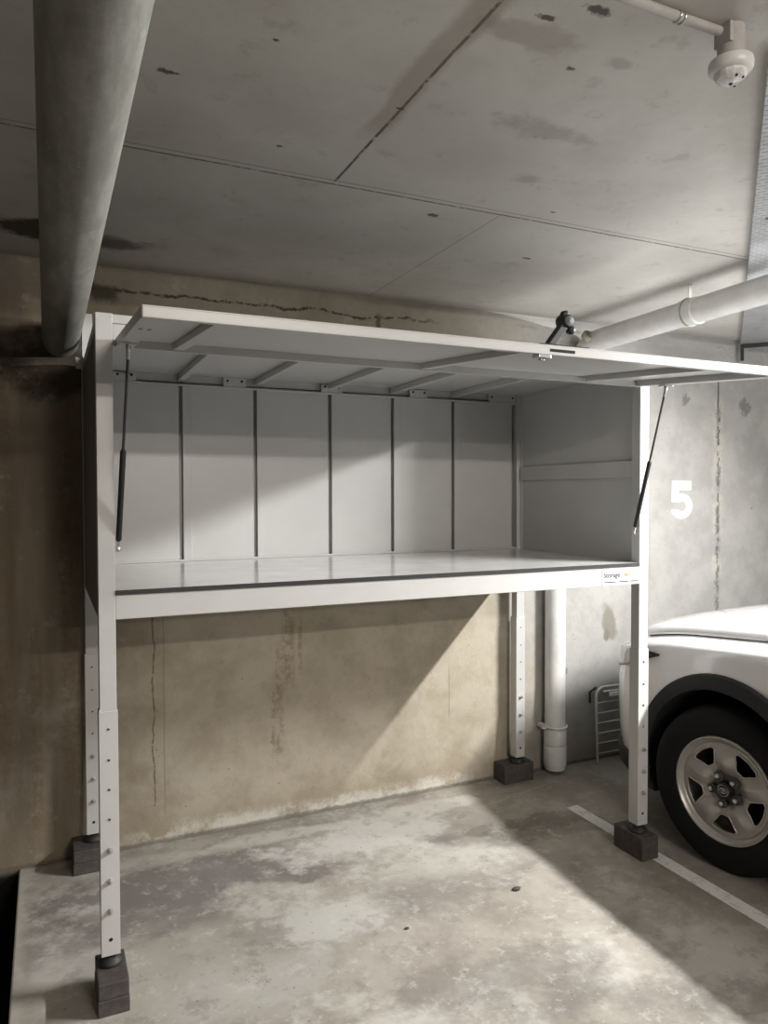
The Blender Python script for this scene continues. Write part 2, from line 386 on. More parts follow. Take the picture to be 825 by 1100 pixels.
# back panels: folded sheets with a dark seam between neighbours
seams = [p, .385, .704, 1.052, 1.368, 1.699, W - p - .012]
for i in range(6):
    a, c = seams[i] + .006, seams[i + 1] - .006
    b = MB(); b.box(a, c, .884, .888, 1.2145, 1.962)
    b.box(a, a + .004, .884, .908, 1.2145, 1.962); b.box(c - .004, c, .884, .908, 1.2145, 1.962)
    if i in (1, 4, 5): b.box(a, a + .034, .879, .884, 1.2145, 1.952)
    elif i == 2: b.box(a, a + .022, .8805, .884, 1.2145, 1.952)
    b.build('back_panel', WHITE, U, bevel=.0012)
MB().box(p, W - p, .9085, .911, 1.2, 2.0).build('rear_sheet', WHITE, U)
MB().box(p, W - p, .870, .884, 1.2147, 1.223).build('lower_trim_strip', WHITE, U, bevel=.001)
MB().box(p, W - p, .872, .8838, 1.952, 1.960).build('upper_trim_strip', WHITE, U, bevel=.001)
MB().box(p, W - p, .890, .908, 1.968, 2.004).build('top_rail', WHITE, U, bevel=.0015)
for a, c, z1 in ((.115, .205, 2.0), (.562, .660, 1.999), (1.007, 1.108, 1.997), (1.455, 1.553, 1.996), (1.90, 2.062, 2.0)):
    b = MB()
    if a < .2: b.prism([(a - .06, .873, 1.961), (c, .873, 1.961), (c, .873, 1.985), (a - .06, .873, 2.003)], (0, .005, 0))
    else: b.box(a, c, .873, .878, 1.961, z1)
    for hx in (a + .018, c - .018): b.cyl((hx, .8722, 1.985), (hx, .8735, 1.985), .0055, 12, 1)
    b.build('fixing_tab', [WHITE, DARKHOLE], U)
# side panels with stiffening rail
for s, x in ((0, .004), (1, W - .024)):
    b = MB(); b.box(x, x + .020, p, D - p, ZS + .001, 2.0)
    sp = b.build('side_panel', WHITE, U, bevel=.001)
    if s == 0:
        sk = MB().box(x - .0022, x - .0002, p, D - p, ZB, 1.984).build('outer_shade_skin', SHADESKIN, sp); sk['label'] = 'outer face of left side with its shade put into the grey'  # added skin paints the shade on the white panel's left face
    xr = (x + .020, x + .032) if s == 0 else (x - .012, x)
    MB().box(*xr, p + .008, D - p - .012, 1.564, 1.634).build('stiffening_rail', WHITE, sp, bevel=.002)
    xf = (x + .020, x + .024) if s == 0 else (x - .004, x)
    MB().box(*xf, .848, .868, 1.215, 1.965).build('corner_fold', WHITE, sp, bevel=.001)
# roof, header
MB().box(.003, W - .003, .003, D - .003, 2.0, 2.0265).build('roof_sheet', WHITE, U, bevel=.002)
MB().box(p, W - p, .002, .040, 1.934, 1.999).build('header_beam', WHITE, U, bevel=.002)
for x0 in (.372, .70, 1.04, 1.356, 1.69):
    MB().box(x0, x0 + .026, .041, .889, 1.974, 1.9995).build('roof_rib', WHITE, U, bevel=.0015)
b = MB(); b.box(-.0040, -.0015, .74, .803, 1.985, 2.20); b.box(-.0015, .036, .797, .803, 2.0285, 2.20); b.box(-.026, -.0040, .797, .803, 1.985, 2.03)
b.cyl((-.0165, .7958, 2.008), (-.0165, .798, 2.008), .005, 10, 1)
b.build('mounting_plate', [WHITE, STEEL], U, bevel=.001)
# lid, built flat then tipped on its hinge line
TL, HL, LL = .0797, 1.9277, .665
ML = Matrix.Translation((0, 0, HL)) @ Matrix.Rotation(TL, 4, 'X')
X0, X1 = .054, 2.064
lid = MB().box(X0, X1, -LL, -.004, .0225, .0265).build('lid', WHITE, U, bevel=.0012, M=ML); lid['label'] = 'long white lid held open level above the front'
def lidpart(name, mat, *boxes, bevel=.0012):
    b = MB()
    for q in boxes: b.box(*q[:6], q[6] if len(q) > 6 else 0)
    return b.build(name, mat, lid, bevel=bevel, M=ML)
slots = [(x, x + .009, -.462 - k * .018, -.458 - k * .018, -.0006, .0008, 1) for x in (.068, .088) for k in (0, 1)]
lidpart('lid_frame', [WHITE, DARKHOLE], (X0, X1, -LL, -LL + .0025, 0, .0225), (X0, X1, -LL, -LL + .022, 0, .0022), (X0, X0 + .0025, -LL, -.004, 0, .0225), (X0 + .0004, X0 + .046, -LL + .0006, -.0285, .0002, .0224),
        (X1 - .0025, X1, -LL, -.004, 0, .0225), (X1 - .046, X1 - .0004, -LL + .0006, -.0285, .0002, .0224), (X0, X1, -.0065, -.004, 0, .0225), (X0, X1, -.028, -.004, 0, .0225),
        (1.112, 1.196, -LL - .0008, -LL + .001, .0085, .0165, 1), *slots, bevel=0)
for x in (.215, 1.045, 1.745): lidpart('lid_rib', WHITE, (x, x + .032, -LL + .022, -.04, .003, .0224), bevel=.0015)
b = MB(); b.box(1.09, 1.255, -.655, -.60, .0265, .0315)
b.prism([(1.122, -.642, .0315), (1.148, -.642, .0315), (1.192, -.642, .088), (1.172, -.642, .098)], (0, .024, 0))
b.lathe([(0, -.022), (.017, -.022), (.020, -.016), (.020, .010), (.016, .018), (0, .020)], Matrix.Translation((1.184, -.63, .100)) @ Matrix.Rotation(.75, 4, 'Y') @ Matrix.Rotation(math.pi / 2, 4, 'X'), 20)
b.lathe([(0, -.012), (.011, -.010), (.012, .008), (0, .014)], Matrix.Translation((1.203, -.632, .077)) @ Matrix.Rotation(math.pi / 2, 4, 'X'), 14)
b.lathe([(0, -.010), (.012, -.008), (.012, .008), (0, .012)], Matrix.Translation((1.178, -.634, .116)) @ Matrix.Rotation(math.pi / 2, 4, 'X'), 14)
h = b.build('lock_handle', BLACK, lid, bevel=.003, M=ML); h['label'] = 'black lock handle sticking up from lid'
MB().box(1.075, 1.115, -.668, -.635, -.010, 0).box(1.088, 1.1, -.66, -.645, -.016, -.01).build('latch_tongue', STEEL, lid, bevel=.002, M=ML)
for x in (.30, 1.03, 1.80): MB().cyl((x, -.001, .006), (x + .08, -.001, .006), .0035, 12).build('hinge', STEEL, lid, M=ML)
# gas struts
def strut(xt, xb, side):
    top = Vector((xt, -.165, HL - .165 * math.tan(TL) - .016)); bot = Vector((xb, .018, 1.335)); d = bot - top
    g = bpy.data.objects.new('gas_strut', None); COL.objects.link(g); g.parent = U; g['label'] = 'black gas strut holding up the lid'
    a = top + d * .03; m = top + d * .49; e = top + d * .955
    MB().cyl(a, m, .0042, 14).build('rod', GREYGAS, g)
    b = MB(); dn = d.normalized(); b.tube([m - dn * .004, m, m + dn * .002, e - dn * .004, e], [.0055, .0078, .0085, .0085, .006], 18); b.build('cylinder', BLACK, g)
    b = MB(); b.cyl(top - dn * .004, a + dn * .012, .0058, 12); b.box(top.x - .022, top.x + .022, top.y - .016, top.y + .016, top.z + .010, top.z + .0145)
    b.cyl(top + Vector((0, 0, .012)), top - Vector((0, 0, .004)), .007, 12); b.build('top_bracket', STEEL, g)
    b = MB(); b.cyl(e - dn * .002, bot, .0055, 12); b.lathe([(0, -.008), (.0075, -.006), (.0085, 0), (.0075, .006), (0, .008)], Matrix.Translation(bot), 14)
    b.cyl(bot, bot + Vector((side * .016, 0, 0)), .004, 10); b.build('ball_joint', STEEL, g)
strut(.075, .0575, -1); strut(2.035, 2.052, 1)
# maker's sticker at the right end of the front beam
st = MB().box(1.873, W - p - .002, -.0004, .0009, 1.1295, 1.1985).build('sticker', STICK, U); st['label'] = 'white sticker reading Storage'
def letters(body, size, x, z, mat, sx=1.0):
    me = text_mesh(body, size); me.materials.append(mat)
    o = bpy.data.objects.new('lettering', me); COL.objects.link(o); o.parent = st
    o.location = (x, -.0006, z); o.rotation_euler = (math.pi / 2, 0, 0); o.scale = (sx, 1, 1); return o
letters('Storage', .0295, 1.880, 1.161, INK, .93); letters('MATE', .0265, 1.986, 1.161, YELLOW, .90)
b = MB()                                                   # the line of small print, too small to read in the photo
for x0, x1 in ((1.884, 1.945), (1.958, 2.003), (2.018, 2.054)):
    x = x0
    while x < x1: b.box(x, x + .0042, -.0010, -.0004, 1.1400, 1.1448); x += .0056
b.build('small_print', INK, st)

# ------------------------------------------------------------------ spacer blocks under the feet
def block(x0, x1, y0, y1, z0, h, label):
    o = MB().box(0, x1 - x0, 0, y1 - y0, 0, h).build('spacer_block', BLOCK, bevel=.003); o.location = (x0, y0, z0)
    tag(o, label, 'block', 'charcoal spacer blocks under the legs')
block(-.019, .0685, -.083, .078, 0, .047, 'lower charcoal block on the floor under the front left leg')
block(-.0175, .067, -.082, .077, .0475, .0475, 'upper charcoal block of the pair directly under the front left foot')
block(-.057, .098, .80, .948, 0, .047, 'lower charcoal block of the pair under the rear left leg by the wall')
block(-.055, .096, .801, .947, .0475, .0475, 'upper charcoal block of the pair under the rear left foot by the wall')
block(2.046, 2.134, -.047, .119, 0, .095, 'single charcoal block standing on the white line under the front right leg')
block(1.987, 2.168, .855, .952, 0, .095, 'single charcoal block beside the drainpipe under the rear right leg')

# ------------------------------------------------------------------ pipes
GP = thing('galvanised_pipe', 'thick galvanised steel pipe running under the ceiling at left into the wall', 'pipe', (-.074, 0, 2.12))
o = MB().tube([(0, -3.5, 0), (0, -1.2, 0), (0, .958, 0)], .069, 48).build('pipe_barrel', GALV, GP)
b = MB()
for y in (-2.6,):
    b.cyl((0, y, .069), (0, y, CZ - 2.12), .006, 10); b.tube([(.071 * math.cos(t), y, .071 * math.sin(t)) for t in [k * math.pi / 16 for k in range(33)]], .004, 8)
b.build('pipe_hanger', STEEL, GP)

DP = thing('drain_pipe', 'white plastic drainpipe crossing under the ceiling at right and down the wall', 'pipe', (2.335, .89, 0))
hang(MB().tube([(2.47, -1.6, 2.318), (2.5, -.3, 2.314), (2.532, .70, 2.31), (2.535, .80, 2.309)], .0565, 40).build('ceiling_run', PVC), DP)
arc = [(2.535, .79, 2.309), (2.535, .84, 2.305), (2.53, .875, 2.285), (2.515, .893, 2.25), (2.49, .898, 2.20), (2.39, .898, 1.98), (2.355, .898, 1.90), (2.337, .898, 1.84), (2.337, .898, 1.78)]
hang(MB().tube(arc, .0575, 32).build('elbow', PVC), DP)
hang(MB().tube([(2.337, .898, 1.80), (2.337, .898, .02)], .0545, 40).build('downpipe', PVC), DP)
hang(MB().tube([(2.337, .898, .235), (2.337, .898, .23), (2.337, .898, .155), (2.337, .898, .152)], [.056, .0595, .0595, .056], 40).build('coupling', PVC), DP)
hang(MB().tube([(2.337, .898, .148), (2.337, .898, .143), (2.337, .898, .045), (2.337, .898, .03)], [.057, .0605, .0605, .055], 40).build('coupling', PVC), DP)
hang(MB().tube([(2.551, .165, 2.3125), (2.551, .16, 2.3125), (2.5485, .09, 2.3127), (2.5485, .085, 2.3127)], [.057, .0605, .0605, .057], 40).build('coupling', PVC), DP) if False else None
dr = (Vector((2.532, .70, 2.31)) - Vector((2.5, -.3, 2.314))).normalized(); cp = Vector((2.5, -.3, 2.314)) + dr * .46
hang(MB().tube([cp - dr * .045, cp - dr * .04, cp + dr * .04, cp + dr * .045], [.057, .0615, .0615, .057], 40).build('coupling', PVC), DP)
hp = cp + dr * .01
b = MB(); ring = [(hp.x + .063 * math.cos(t), hp.y, hp.z + .063 * math.sin(t)) for t in [k * math.pi / 16 for k in range(33)]]
b.tube(ring, .004, 8); b.box(hp.x - .010, hp.x + .010, hp.y - .001, hp.y + .001, hp.z + .06, CZ)
hang(b.build('hanger_strap', GALV), DP)
b = MB(); b.tube([(2.337 + .0615 * math.cos(t), .898 + .0615 * math.sin(t), .252) for t in [k * math.pi / 16 for k in range(33)]], .006, 8)
b.box(2.262, 2.29, .89, .958, .243, .261); b.box(2.25, 2.27, .885, .905, .245, .26)
hang(b.build('pipe_clip', PVC), DP)
c = hang(MB().lathe([(.028, 0), (.033, .004), (.033, .028), (.02, .034), (0, .034)], Matrix.Translation((2.475, .80, 2.335)) @ Matrix.Rotation(-2.2, 4, 'X'), 20).build('cleaning_cap', plain('weathered_cap', (.36, .33, .27), .7)), DP)

CD = tag(MB().tube([(.2, -1.212, 2.4305), (1.12, -1.212, 2.4305)], .0095, 20).build('conduit', GREYBOX), 'thin grey plastic conduit on the ceiling leading to the detector', 'conduit')
for x in (.998, 1.010):
    MB().tube([(x, -1.212 + .0108 * math.cos(t), 2.4300 + .0100 * math.sin(t)) for t in [k * math.pi / 12 for k in range(25)]], .0022, 8).build('saddle_clip', STEEL, CD)
DT = thing('motion_detector', 'round white detector with faceted clear dome on a deep box below the ceiling', 'detector', (1.138, -1.218, 2.44)); DT.scale = (.78, .78, .80)
MB().lathe([(0, 0), (.0335, 0), (.0335, -.084), (0, -.084)], Matrix.Identity(4), 28).box(-.033, .0, -.026, .026, -.05, 0).build('mounting_box', GREYBOX, DT, bevel=.002)
MB().lathe([(0, -.080), (.046, -.080), (.0535, -.084), (.0555, -.092), (.0545, -.104), (.049, -.112), (.043, -.114), (0, -.114)], Matrix.Identity(4), 40).build('base_ring', PLASTIC, DT)
b = MB(); b.lathe([(.042, -.113), (.041, -.120), (.035, -.129), (.024, -.135), (.010, -.138), (0, -.1385)], Matrix.Identity(4), 14)
for k in range(8):
    t = k * math.pi / 4
    b.prism([(.018 * math.cos(t - .05), .018 * math.sin(t - .05), -.1372), (.018 * math.cos(t + .05), .018 * math.sin(t + .05), -.1372), (.038 * math.cos(t + .05), .038 * math.sin(t + .05), -.1255), (.038 * math.cos(t - .05), .038 * math.sin(t - .05), -.1255)], (0, 0, .004), 0)
    if k in (5, 6, 0): b.box(.030 * math.cos(t + .4) - .0022, .030 * math.cos(t + .4) + .0022, .030 * math.sin(t + .4) - .0022, .030 * math.sin(t + .4) + .0022, -.1345, -.129, 1)
b.box(-.0035, .0035, -.0035, .0035, -.1405, -.137, 1)
for k in range(3): b.box(.044 * math.cos(.3 + k * .25) - .003, .044 * math.cos(.3 + k * .25) + .003, .044 * math.sin(.3 + k * .25) - .0016, .044 * math.sin(.3 + k * .25) + .0016, -.1145, -.112, 1)
b.build('lens_dome', [CLEAR, DARKHOLE], DT, sharp=5)

# perforated tray running diagonally just under the ceiling
A = Vector((1.27, -1.20, 2.405)); B = Vector((3.75, .93, 2.405)); d = (B - A).normalized()
CT = thing('cable_tray', 'wide perforated galvanised tray slung diagonally under the ceiling at right', 'cable tray', A)
CT.rotation_euler = (0, 0, math.atan2(d.y, d.x)); Lt = (B - A).length
MB().box(0, Lt, -.42, 0, 0, .0015).build('perforated_base', TRAY, CT)
for y in (0, -.42): MB().box(0, Lt, y - .0008, y + .0008, 0, .018).build('side_flange', TRAY, CT)
for x in (.35, 1.9, 2.9): MB().box(x, x + .03, -.42, 0, .016, .034).build('fixing_strap', GALV, CT)
b = MB(); b.box(Lt - .03, Lt, -.40, .0, -.022, -.001); b.box(Lt - .03, Lt - .008, -.02, .0, -.10, -.02)
b.build('end_bracket', BLACK, CT, bevel=.002)
b = MB(); b.lathe([(0, -.008), (.007, -.007), (.009, 0), (0, 0)], Matrix.Translation((.98, -.045, 0)), 12); b.build('fixing_bolt', STEEL, CT)

# ------------------------------------------------------------------ marks on wall and floor
def arc2(cx, cz, rx, rz, a0, a1, n=22): return [(cx + rx * math.cos(math.radians(a0 + (a1 - a0) * k / n)), cz + rz * math.sin(math.radians(a0 + (a1 - a0) * k / n))) for k in range(n + 1)]
fx, fz, fw, fh = 3.222, 1.345, .178, .225
out = [(.04, 1.0), (.90, 1.0), (.90, .76), (.36, .76), (.34, .66)] + arc2(.46, .335, .50, .335, 82, -158)     # outline, unit box
inn = [(.03, .255), (.30, .245)] + arc2(.47, .33, .20, .135, -130, 118) + [(.36, .44), (.02, .44)]
pts = out + inn
b = MB(); bm = b.bm; vs = [bm.verts.new((fx + u * fw, YW - .0012, fz + w * fh)) for u, w in pts]
f = bm.faces.new(vs); r = bmesh.ops.extrude_face_region(bm, geom=[f])
for v in [q for q in r['geom'] if isinstance(q, bmesh.types.BMVert)]: v.co.y += .0011
bmesh.ops.triangulate(bm, faces=bm.faces)
tag(b.build('bay_number', PAINT5), 'white numeral 5 painted on the concrete wall right of the box', 'painted number')
b = MB(); b.prism([(2.102, .50, .0004), (2.168, .505, .0004), (2.178, -3.5, .0004), (2.108, -3.5, .0004)], (0, 0, .0016))
tag(b.build('painted_line', LINE), 'white painted bay line on the floor beside the car', 'painted line')
for k, (x, y, s, l) in enumerate(((1.464, -.007, .017, 'larger dark chip of debris on the sunlit floor near the shadow edge'), (.976, -.058, .009, 'tiny dark chip of debris in the middle of the pale floor'))):
    b = MB(); bm = b.bm; bmesh.ops.create_icosphere(bm, subdivisions=2, radius=1)
    for v in bm.verts: v.co = Vector((v.co.x * s * random.uniform(.8, 1.2), v.co.y * s * .7 * random.uniform(.8, 1.2), max(0, v.co.z * s * .35 + s * .3)))
    o = b.build('stone_chip', plain('dark_chip', (.07, .06, .05), .8)); o.location = (x, y, 0.0)
    tag(o, l.replace('sunlit', 'lit'), 'debris', 'chips on the floor')

# ------------------------------------------------------------------ wire rack by the wall
RK = thing('wire_rack', 'white folding wire rack leaning on the wall behind the car', 'rack', (2.75, .90, 0))
def rk(x, y, z): return (x - 2.75, y - .90, z)
for sx in (0, 1):
    pass
b = MB(); xa, xb, zt = 2.635, 3.05, .415
path = [(xa, .905, 0.0), (xa, .92, zt - .05)] + [(xa + .05 - .05 * math.cos(t), .92, zt - .05 + .05 * math.sin(t)) for t in [k * math.pi / 12 for k in range(1, 7)]]
path += [(xb - .05, .92, zt)] + [(xb - .05 + .05 * math.sin(t), .92, zt - .05 + .05 * math.cos(t)) for t in [k * math.pi / 12 for k in range(1, 7)]] + [(xb, .905, 0.0)]
b.tube([rk(*q) for q in path], .0075, 12); b.build('outer_frame', WIRE, RK)
for k in range(6):
    z = .05 + k * .056; y = .905 + .015 * z / .365
    MB().tube([rk(xa, y, z), rk(xb, y, z)], .0032, 8).build('rung', WIRE, RK)
MB().tube([rk(xa + .04, .905, zt - .022), rk(xb - .04, .905, zt - .022)], .006, 10).build('cross_tube', WIRE, RK)
MB().box(*[q for q in (xa + .075 - 2.75, xb - .075 - 2.75, -.012, .004, zt - .05, zt - .028)]).build('plastic_shelf', PLASTIC, RK, bevel=.004)
b = MB(); b.tube([rk(xa - .03, .935, .33), rk(xa - .028, .94, .39), rk(xa + .01, .93, .415)], .006, 8); b.build('hook', BLACK, RK)

# ------------------------------------------------------------------ car (nose towards the wall)
XC = 3.17
def lerp(tab, y):
    for (a, va), (c, vc) in zip(tab, tab[1:]):
        if (y <= a and y >= c):
            t = (a - y) / (a - c); return va + (vc - va) * t
    return tab[0][1] if y > tab[0][0] else tab[-1][1]
def smo(tab, y, h=.06): return (lerp(tab, y - h) + 2 * lerp(tab, y) + lerp(tab, y + h)) / 4
CR = [(.66, .66), (.62, .69), (.5, .745), (.4, .775), (.3, .802), (.2, .824), (.064, .850), (-.2, .878), (-.45, .902), (-.9, .935), (-2, .97), (-4.1, .99)]
HW = [(.66, .30), (.63, .42), (.60, .55), (.56, .66), (.50, .75), (.44, .812), (.37, .862), (.30, .890), (.2, .908), (.05, .918), (-.3, .924), (-2.2, .924), (-3.5, .90), (-3.85, .84), (-4.0, .72), (-4.05, .55)]
ZBT = [(.66, .30), (.5, .27), (.2, .25), (-.6, .23), (-3.4, .24), (-4.05, .36)]
def prof(y):
    hw, c, zb = smo(HW, y, .02), smo(CR, y), lerp(ZBT, y); k = hw / .92
    a = smo([(.66, 1.0), (.55, 1.0), (.35, 1.0), (.0, 1.0), (-4.1, 1.0)], y)
    P = [(.12, zb), (.05, zb + .012), (.018, zb + .05), (.006, .42), (0, .54), (.003, .64), (.010, c - .10), (.018, c - .04), (.026, c - .012), (.036, c), (.055, c + .010), (.085, c + .018), (.115, c + .024), (.128, c + .030),
         (.140, c + .045), (.156, c + .062), (.185, c + .076), (.235, c + .088), (.34, c + .102), (.52, c + .116), (.72, c + .124), (.92, c + .126)]
    return [(XC - (hw - dx * (k if dx > .03 else 1) ), z) if dx < .92 else (XC, z) for dx, z in P]
def side_x(y, z):
    P = prof(y)[:10]
    for (xa, za), (xb, zb) in zip(P, P[1:]):
        if za <= z <= zb: return xa + (xb - xa) * (z - za) / max(1e-6, zb - za)
    return P[4][0]
CAR = thing('car', 'white car parked nose to the wall with silver five spoke steel wheel', 'car', (XC, -1.6, 0))
ys = [.655, .645, .63, .61, .585, .56, .53, .50, .47, .44, .40, .36, .32, .28, .24, .2, .15, .1, .05, 0, -.06, -.12, -.2, -.28, -.36, -.45, -.55, -.65, -.75, -.9, -1.1, -1.4, -1.8, -2.2, -2.6, -3.0, -3.3, -3.5, -3.65, -3.8, -3.9, -3.97, -4.02, -4.05]
def body_mesh():
    b = MB(); bm = b.bm; rings = []
    for y in ys:
        P = prof(y); L = [(x, z) for x, z in P]; R = [(2 * XC - x, z) for x, z in P[:-1]][::-1]
        rings.append([bm.verts.new((x, y, z)) for x, z in L + R])
    for a, c in zip(rings, rings[1:]):
        n = len(a)
        for k in range(n): b._f([a[k], a[(k + 1) % n], c[(k + 1) % n], c[k]], 0, True)
    b._f(rings[0], 0); b._f(rings[-1][::-1], 0)
    return b.build('body', [CARPAINT, WELL], sharp=50)
body = body_mesh()
YH, ZH, RW = -.26, .335, .335
YR = YH - 2.66
cut = MB()
for y in (YH, YR):
    for xs in ((2.0, 2.62), (3.72, 4.35)): cut.cyl((xs[0], y, ZH), (xs[1], y, ZH), .408, 56, 0)
cut = cut.build('wheel_cutter', [WELL])
md = body.modifiers.new('wells', 'BOOLEAN'); md.object = cut; md.operation = 'DIFFERENCE'; md.solver = 'EXACT'; md.material_mode = 'TRANSFER'
me = bpy.data.meshes.new_from_object(body.evaluated_get(bpy.context.evaluated_depsgraph_get()))
body.modifiers.clear(); body.data = me; bpy.data.objects.remove(cut)
hang(body, CAR)
# bonnet: the panel between the two shut lines, a few millimetres proud
bon = MB(); rows = []
for y in [q for q in ys if -.8 <= q <= .60]:
    P = prof(y); L = P[14:]; row = [(x, z + .004) for x, z in L]; row = [(L[0][0], L[0][1] - .008)] + row
    R = [(2 * XC - x, z) for x, z in row[:-1]][::-1]
    rows.append([(x, y, z) for x, z in row + R])
bon.grid(rows); hang(bon.build('bonnet', CARPAINT, sharp=50), CAR)
for sgn in (1, -1):                                         # dark shut line under each bonnet edge
    q = []
    for y in [q for q in ys if -.8 <= q <= .3]:
        x, z = prof(y)[13]; q.append((XC + sgn * (x - XC), y, z + .0045))
    hang(MB().tube(q, .0022, 8).build('shut_line', CLAD), CAR)
# wheel arch cladding, black, both sides and both axles
def arch(yc, sgn):
    b = MB(); n = 44; A0, A1 = -24, 204; sec = []
    for k in range(n + 1):
        t = math.radians(A0 + (A1 - A0) * k / n); c, s_ = math.cos(t), math.sin(t)
        ro = .452 + .022 * max(0, c) * (1 - s_) ; ri = .388 + .008 * max(0, c)
        row = []
        for rr, off in ((ri, .10), (ri, -.014), (ri + .012, -.018), ((ri + ro) / 2, -.018), (ro - .008, -.014), (ro, -.002), (ro, .03)):
            y, z = yc + rr * c, max(.20, ZH + rr * s_)
            x = side_x(y, min(max(z, .29), .84)) + off
            row.append((XC + sgn * (x - XC), y, z))
        sec.append(row)
    b.grid(sec); return hang(b.build('arch_cladding', CLAD, sharp=40), CAR)
for yc in (YH, YR):
    for sgn in (1, -1): arch(yc, sgn)
# lower lip, sills
for (y0, y1, nm) in ((.645, .13, 'front_lip'), (YH - .45, YR + .45, 'sill')):
    for sgn in ((1,) if False else (1, -1)):
        b = MB(); rows = []
        n = 16
        for k in range(n + 1):
            y = y0 + (y1 - y0) * k / n; hw = smo(HW, y, .02); zb = lerp(ZBT, y)
            zt = zb + .055 if nm == 'front_lip' else zb + .09
            x = XC - hw
            rows.append([(XC + sgn * (q - XC), y, z) for q, z in ((x + .09, zb - .055), (x + .035, zb - .055), (x + .006, zb - .02), (x - .001, zt - .02), (x + .004, zt), (x + .05, zt))])
        b.grid(rows); hang(b.build(nm, CLAD, sharp=60), CAR)
# headlights: patches that follow the body skin
for sgn in (1, -1):
    b = MB(); rows = []
    for k in range(15):
        y = .085 + (.60 - .085) * k / 14; f = min(1, k / 6); c = smo(CR, y); row = []
        zc = c - .046 + .0 * f; hh = .004 + .040 * f
        for j in range(6):
            z = zc - hh + 2 * hh * j / 5; z = min(z, c - .003)
            x = side_x(y, z) - .005; row.append((XC + sgn * (x - XC), y + .003, z))
        rows.append(row)
    b.grid(rows, 0)
    hl = b.build('headlight', [LAMP, BLACK], solid=.006); hang(hl, CAR)
    for f in hl.data.polygons:
        cy = sum(hl.data.vertices[v].co.y for v in f.vertices) / len(f.vertices)
        if cy < .20: f.material_index = 1
b = MB(); b.box(XC - .34, XC + .34, .60, .662, .50, .66, 0); b.box(XC - .36, XC + .36, .60, .664, .34, .44, 0); hang(b.build('grille', BLACK, bevel=.01), CAR)
# cabin: glass, roof and pillars (outside the frame, kept simple but in shape)
def cab(y, z, hw): return [(XC - hw, y, z), (XC + hw, y, z)]
st_ = [(-.92, 1.035, .76), (-1.75, 1.63, .60), (-2.3, 1.68, .60), (-3.3, 1.62, .585), (-3.95, 1.05, .72)]
b = MB(); bm = b.bm
base = [(-.92, .80), (-1.75, .86), (-2.3, .87), (-3.3, .86), (-3.98, .74)]
T = [[bm.verts.new(q) for q in cab(y, z, hw)] for y, z, hw in st_]
Bv = [[bm.verts.new((XC - hw, y, 1.0)), bm.verts.new((XC + hw, y, 1.0))] for y, hw in base]
for i in range(4):
    b._f([T[i][0], T[i][1], T[i + 1][1], T[i + 1][0]], 1 if i in (0, 3) else 0)
    for s in (0, 1): b._f([Bv[i][s], T[i][s], T[i + 1][s], Bv[i + 1][s]], 1)
b._f([Bv[0][0], Bv[0][1], T[0][1], T[0][0]], 0); b._f([Bv[4][0], Bv[4][1], T[4][1], T[4][0]], 0)
hang(b.build('cabin', [CARPAINT, GLASS], bevel=.03), CAR)
for s in (1, -1):
    for (a, c) in (((.78, -.93, 1.03), (.605, -1.75, 1.635)), ((.88, -2.3, 1.0), (.61, -2.3, 1.67)), ((.87, -3.3, 1.0), (.595, -3.3, 1.62))):
        hang(MB().cyl((XC + s * a[0], a[1], a[2]), (XC + s * c[0], c[1], c[2]), .032, 12).build('pillar', CARPAINT), CAR)
    b = MB(); b.lathe([(0, -.05), (.07, -.045), (.095, 0), (.08, .04), (0, .05)], Matrix.Translation((XC + s * 1.0, -1.05, 1.10)) @ Matrix.Rotation(math.pi / 2, 4, 'X') @ Matrix.Diagonal((1.1, .75, 1, 1)), 24)
    b.cyl((XC + s * .86, -1.06, 1.05), (XC + s * .97, -1.05, 1.08), .02, 10); hang(b.build('door_mirror', CARPAINT), CAR)
